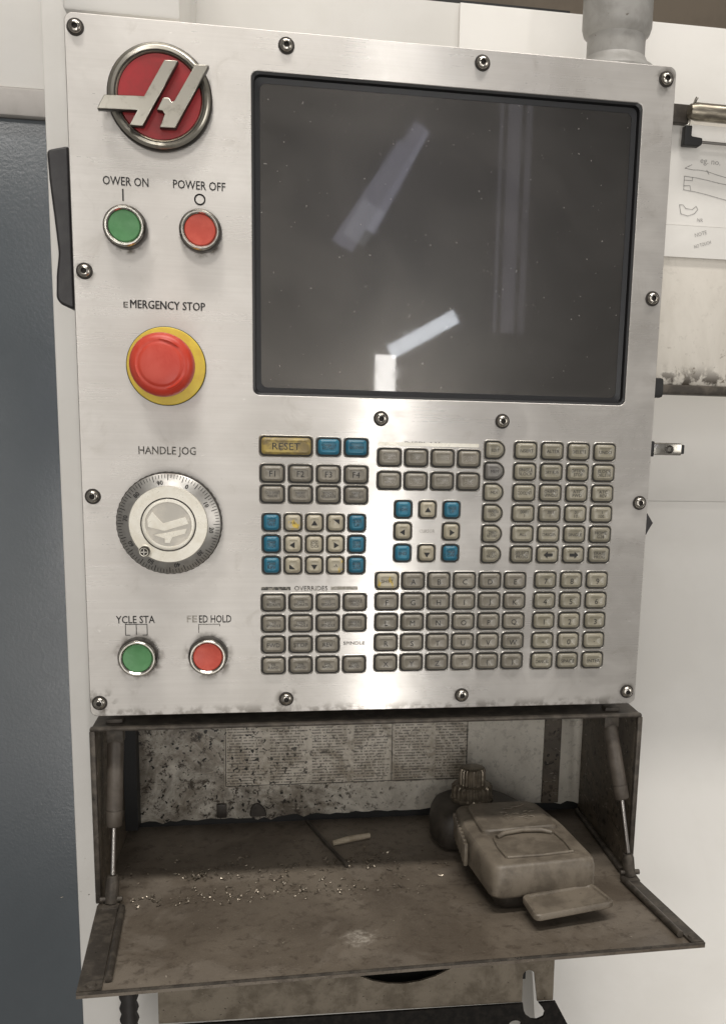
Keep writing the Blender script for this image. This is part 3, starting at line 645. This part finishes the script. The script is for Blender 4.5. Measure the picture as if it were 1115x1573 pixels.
for i in range(24): chip(random.gauss(-.005, .02), random.gauss(.052, .008), random.uniform(.003, .007))
V = [v for v in V]
sw = link('swarf', mesh(V, Fs, 'swarf')); tag(sw, 'scattered bright metal chips and curls across the tray', 'swarf', kind='stuff')

# handheld device: local x right, y away, z up, sits on the tray
D = link('handheld_device', None, loc=on_tray(.135, .0, .0035)); D.rotation_euler = (math.radians(-1.6), 0, math.radians(5)); tag(D, 'dusty grey handheld device with ribbed knob lying in the tray', 'device')
def up(me): return xf(me, Matrix.Rotation(-PI/2, 4, 'X'))      # loft/lathe axis (towards viewer) becomes +z ; z of outline becomes -> y
TP = [(-.0475, -.066), (.0475, -.066), (.0470, .010), (.0395, .073), (-.0435, .075), (-.0500, .020)]
body = up(loft(rpoly(TP, .011, 5), [(.004, .014, 0), (.0010, .016, 0), (0, .018, 0), (.0004, .036, 0), (.0016, .0410, 0), (.0034, .0432, 0), (.0058, .0440, 0)], ['device'], dome=.0004)); auto_smooth(body, 32)
link('upper_shell', body, D, local=True)
low = up(loft(rpoly([(-.0415, -.060), (.0415, -.060), (.040, .07), (-.040, .075)], .014, 5), [(.007, .0003, 0), (.002, .004, 0), (.0005, .014, 0), (.003, .0165, 0)], ['device'])); auto_smooth(low, 50)
low.materials[0] = M['device_dark']; link('lower_shell', low, D, local=True)  # same plastic as the upper shell, its shade put into a darker colour
hb = up(loft(rpoly([(-.037, -.001), (.037, -.001), (.0305, .062), (-.0335, .065)], .008, 4), [(0, .0436, 0), (.0005, .0468, 0), (.002, .0480, 0)], ['device'], dome=.0003)); auto_smooth(hb, 30)
link('raised_cover', hb, D, local=True)
def rim(pts, r, mat): return tube(pts, r, mat, 8)
link('thumb_ridge', rim([(-.026, -.010, .0452), (-.018, -.0055, .0466), (0, -.003, .0470), (.018, -.0055, .0466), (.026, -.010, .0452)], .0022, 'device'), D, local=True)
link('recess_edge', rim([(.029, -.010, .0450), (.031, -.030, .0448), (.030, -.050, .0448)], .0016, 'device'), D, local=True); link('recess_edge', rim([(-.029, -.010, .0450), (-.031, -.030, .0448), (-.030, -.050, .0448)], .0014, 'device'), D, local=True)
link('recess_edge', rim([(-.030, -.050, .0448), (0, -.0515, .0448), (.030, -.050, .0448)], .0014, 'device'), D, local=True)
for k in range(9):
    y = .063-.0085*k; x = -.0435-.007*(.075-y)/.055
    link('grip_rib', box(x-.0016, x+.002, y-.0022, y+.0022, .019, .040, 'device', .0012), D, local=True)
random.seed(3)
for k in range(16):
    x, y = random.uniform(-.018, .02), random.uniform(.020, .050); a = random.uniform(-.5, .5); L = random.uniform(.004, .009)
    link('embossing', rim([(x, y, .0484), (x+L*.5, y+L*.5*a, .0489), (x+L, y+L*a*1.4, .0484)], .0006, 'device'), D, local=True)
head = up(loft(rpoly([(-.058, .058), (.034, .055), (.036, .082), (.026, .112), (.006, .136), (-.030, .140), (-.054, .124), (-.063, .094)], .016, 5), [(.006, .002, 0), (.001, .007, 0), (0, .020, 0), (.0015, .030, 0), (.005, .0365, 0), (.011, .0395, 0)], ['device_dark'], dome=.0005)); auto_smooth(head, 60)
hd2 = link('rear_head', head, D, local=True)
kc = link('knob_collar', up(lathe([(.0215, .036, 0), (.0215, .0385, 0), (.0205, .040, 0), (.0205, .0495, 0), (.0185, .0515, 0), (.013, .052, 0)], ['knob'], 84, knurl=(21, .0016, 2, 4), ang=25)), D, (-.018, .0965, .004), local=True)
kt = link('knob', up(lathe([(.0135, .0515, 0), (.0135, .0655, 0), (.0122, .0680, 0), (.0095, .0690, 0), (0, .0688, 0)], ['knob'], 84, knurl=(21, .0012, 0, 2), ang=25)), D, (-.018, .0965, .004), local=True)
fl = up(loft(rpoly([(-.036, -.018), (.036, -.018), (.033, .018), (-.033, .018)], .006, 4), [(.001, 0, 0), (0, .001, 0), (0, .005, 0), (.0008, .006, 0), (.003, .006, 0), (.004, .0045, 0)], ['device'])); auto_smooth(fl, 40)
fo = link('fold_out_flap', fl, D, (.012, -.082, .0135), local=True); fo.rotation_euler = (0, math.radians(-2), math.radians(4))
link('flap_hinge', box(-.018, .046, -.064, -.058, .010, .017, 'device_dark', .001), D, local=True)

# ------------------------------------------------------------------ document board on the right
DB = link('document_board', None, loc=(.40, .11, .28)); tag(DB, 'ivory metal document board with grimy bottom edge right of the panel', 'board')
link('board_sheet', box(.200, .62, .106, .110, .2865, .54, 'holder', .001), DB)
link('bottom_lip', box(.200, .62, .085, .112, .2770, .2862, 'grime_metal', .003), DB)
link('lip_end', box(.262, .2775, .083, .114, .2735, .2920, 'dark', .003), DB)
link('clip_bar', tube([(.286, .088, .5290), (.292, .088, .5290), (.45, .088, .5275), (.62, .088, .5265)], .0075, 'clip', 14, [.0062, .0078, .0078, .0078]), DB)
link('clip_mount', box(.262, .289, .095, .105, .521, .537, 'grime_metal', .001), DB)
pa = link('paper_sheet', box(.240, .56, .1045, .1052, .434, .523, 'paper')); pa.rotation_euler = (0, math.radians(-1.2), 0); tag(pa, 'white paper with pencil sketches clipped on the document board', 'paper')
pa.rotation_euler = (0, 0, 0)
def wob(n, x0, x1, z0, z1, a, f): return [(x0+(x1-x0)*i/n, z0+(z1-z0)*i/n+a*math.sin(i*f)) for i in range(n+1)]
link('pencil_sketch', ribbon([[(.2985, .4880), (.2920, .4845), (.30, .4835)]+wob(6, .305, .36, .4838, .4750, .0006, 1.7), [(.3135, .4842), (.3160, .4805)],
    wob(6, .292, .36, .4775, .4700, .0005, 1.3), wob(6, .292, .36, .4655, .4555, .0006, 1.1), [(.292, .4775), (.292, .4655)], [(.292, .4740), (.300, .4740), (.300, .4770)], [(.292, .4690), (.298, .4695), (.299, .4655)],
    [(.289, .4520), (.291, .4440), (.298, .4425), (.3045, .4450), (.3075, .4490), (.3055, .4515), (.302, .4485), (.2955, .4490), (.2925, .4520), (.289, .4520)]], .0006, 'pencil'), pa, (0, .1042, 0))
link('pencil_note', text('eg. no.', .0075, 'pencil', .020, rot=-.05), pa, (.3165, .1042, .4905)); link('pencil_note', text('NR', .0045, 'pencil', rot=-.05), pa, (.3105, .1042, .4395))
pb2 = link('note_slip', box(.236, .56, .1030, .1036, .405, .4335, 'paper')); tag(pb2, 'lower grey-white paper slip with two slanted notes below the sketches', 'paper')
link('pencil_note', text('NOTE', .0050, 'pencil', .012, rot=.30), pb2, (.3115, .1027, .4270)); link('pencil_note', text('NO TOUCH', .0045, 'pencil', .017, rot=.32), pb2, (.3140, .1027, .4175))
wh = link('wire_hook', None, loc=(.2885, .095, .50)); tag(wh, 'black rubber elbow on a bent wire hanging from the clip bar', 'hook')
link('rubber_elbow', xf(curve_plate([rpoly([(.2845, .5185), (.2915, .5185), (.2912, .5095), (.3020, .5085), (.3020, .5030), (.2995, .5012), (.2840, .5012)], .0012, 3)], .008, 'dark', .001), Matrix.Translation((0, .092, 0))), wh)
link('wire', tube([(.2885, .096, .5180), (.2892, .094, .528), (.2895, .085, .5375), (.2905, .084, .540)], .0014, 'chrome', 8), wh); link('wire', tube([(.3015, .096, .5058), (.40, .096, .5045), (.56, .096, .5030)], .0014, 'rod', 8), wh)

# ------------------------------------------------------------------ support pipe
SP = link('support_pipe', None, loc=(.2085, .075, .527)); tag(SP, 'grey support pipe with thick collar rising from the panel top', 'pipe')
def vert(me): return xf(me, Matrix.Rotation(-PI/2, 4, 'X'))
def vp(prof): return vert(lathe(prof, ['pipe'], 48, ang=30))
link('foot_flange', vp([(.036, .0005, 0), (.036, .022, 0), (.0335, .026, 0), (.0285, .0295, 0), (.0262, .034, 0), (.0250, .0345, 0)]), SP, (.2085, .075, .527))
link('lower_tube', vp([(.0252, .018, 0), (.0252, .056, 0)]), SP, (.2085, .075, .527))
link('collar', vp([(.0245, .0500, 0), (.0285, .0540, 0), (.0300, .0590, 0), (.0300, .0880, 0), (.0285, .0895, 0), (.0270, .0895, 0)]), SP, (.2085, .075, .527))
link('upper_tube', vp([(.0275, .0880, 0), (.0275, .40, 0)]), SP, (.2085, .075, .527))

# ------------------------------------------------------------------ lower bracket and hose
LB = link('lower_bracket', None, loc=(0, .02, -.36)); tag(LB, 'oily speckled metal bracket with black perforated lower flange below the tray', 'bracket')
notch = [(-.19, -.205), (-.19, -.2985), (.1490, -.3045)]+[(.1545-.0058*math.cos(a*PI/8), -.2770+.0058*math.sin(a*PI/8)) for a in range(0, 9)]+[(.1640, -.3047), (.1800, -.3050), (.1790, -.205), (.100, -.205)]+[(.0333+.086*math.cos(a), -.190+.086*math.sin(a)) for a in [(-.17-(PI-.34)*i/16) for i in range(17)]]+[(-.04, -.205)]
link('apron', xf(curve_plate([notch], .003, 'apron', .0004), Matrix.Translation((0, .02, 0))), LB)
lo_ = [(-.075, -.2990), (.1815, -.2995), (.1980, -.3360), (.22, -.40), (-.21, -.40), (-.19, -.30)]
def circ(x, z, r, rz=None): return [(x+r*math.cos(a*PI/8), z+(rz or r)*math.sin(a*PI/8)) for a in range(16)]
fl_h = [circ(.108, -.3285, .006, .0042), circ(.142, -.3255, .006, .0042), circ(.072, -.3315, .006, .0042)]
link('perforated_flange', xf(curve_plate([[(-.19, -.2992), (.1490, -.3041), (.1502, -.3120), (.1530, -.3175), (.1580, -.3215), (.1640, -.3225), (.1700, -.3200), (.1712, -.3150), (.1685, -.3095), (.1645, -.3044), (.1815, -.3046), (.1980, -.3360), (.22, -.40), (-.21, -.40)]]+fl_h, .003, 'grip', .0003), Matrix.Translation((0, .0165, 0))), LB)
link('dark_backing', box(-.10, .16, .05, .053, -.30, -.20, 'dark'), LB)
hs = []
for i in range(40): hs.append((-.212-.0030*math.sin(i*.12)-.0002*i, .045-.0004*i, -.175-.0055*i))
ho = link('corrugated_hose', tube(hs, .008, 'hose', 12, [.0088 if i % 2 else .0068 for i in range(40)])); tag(ho, 'black corrugated hose hanging below the left tray corner', 'hose')
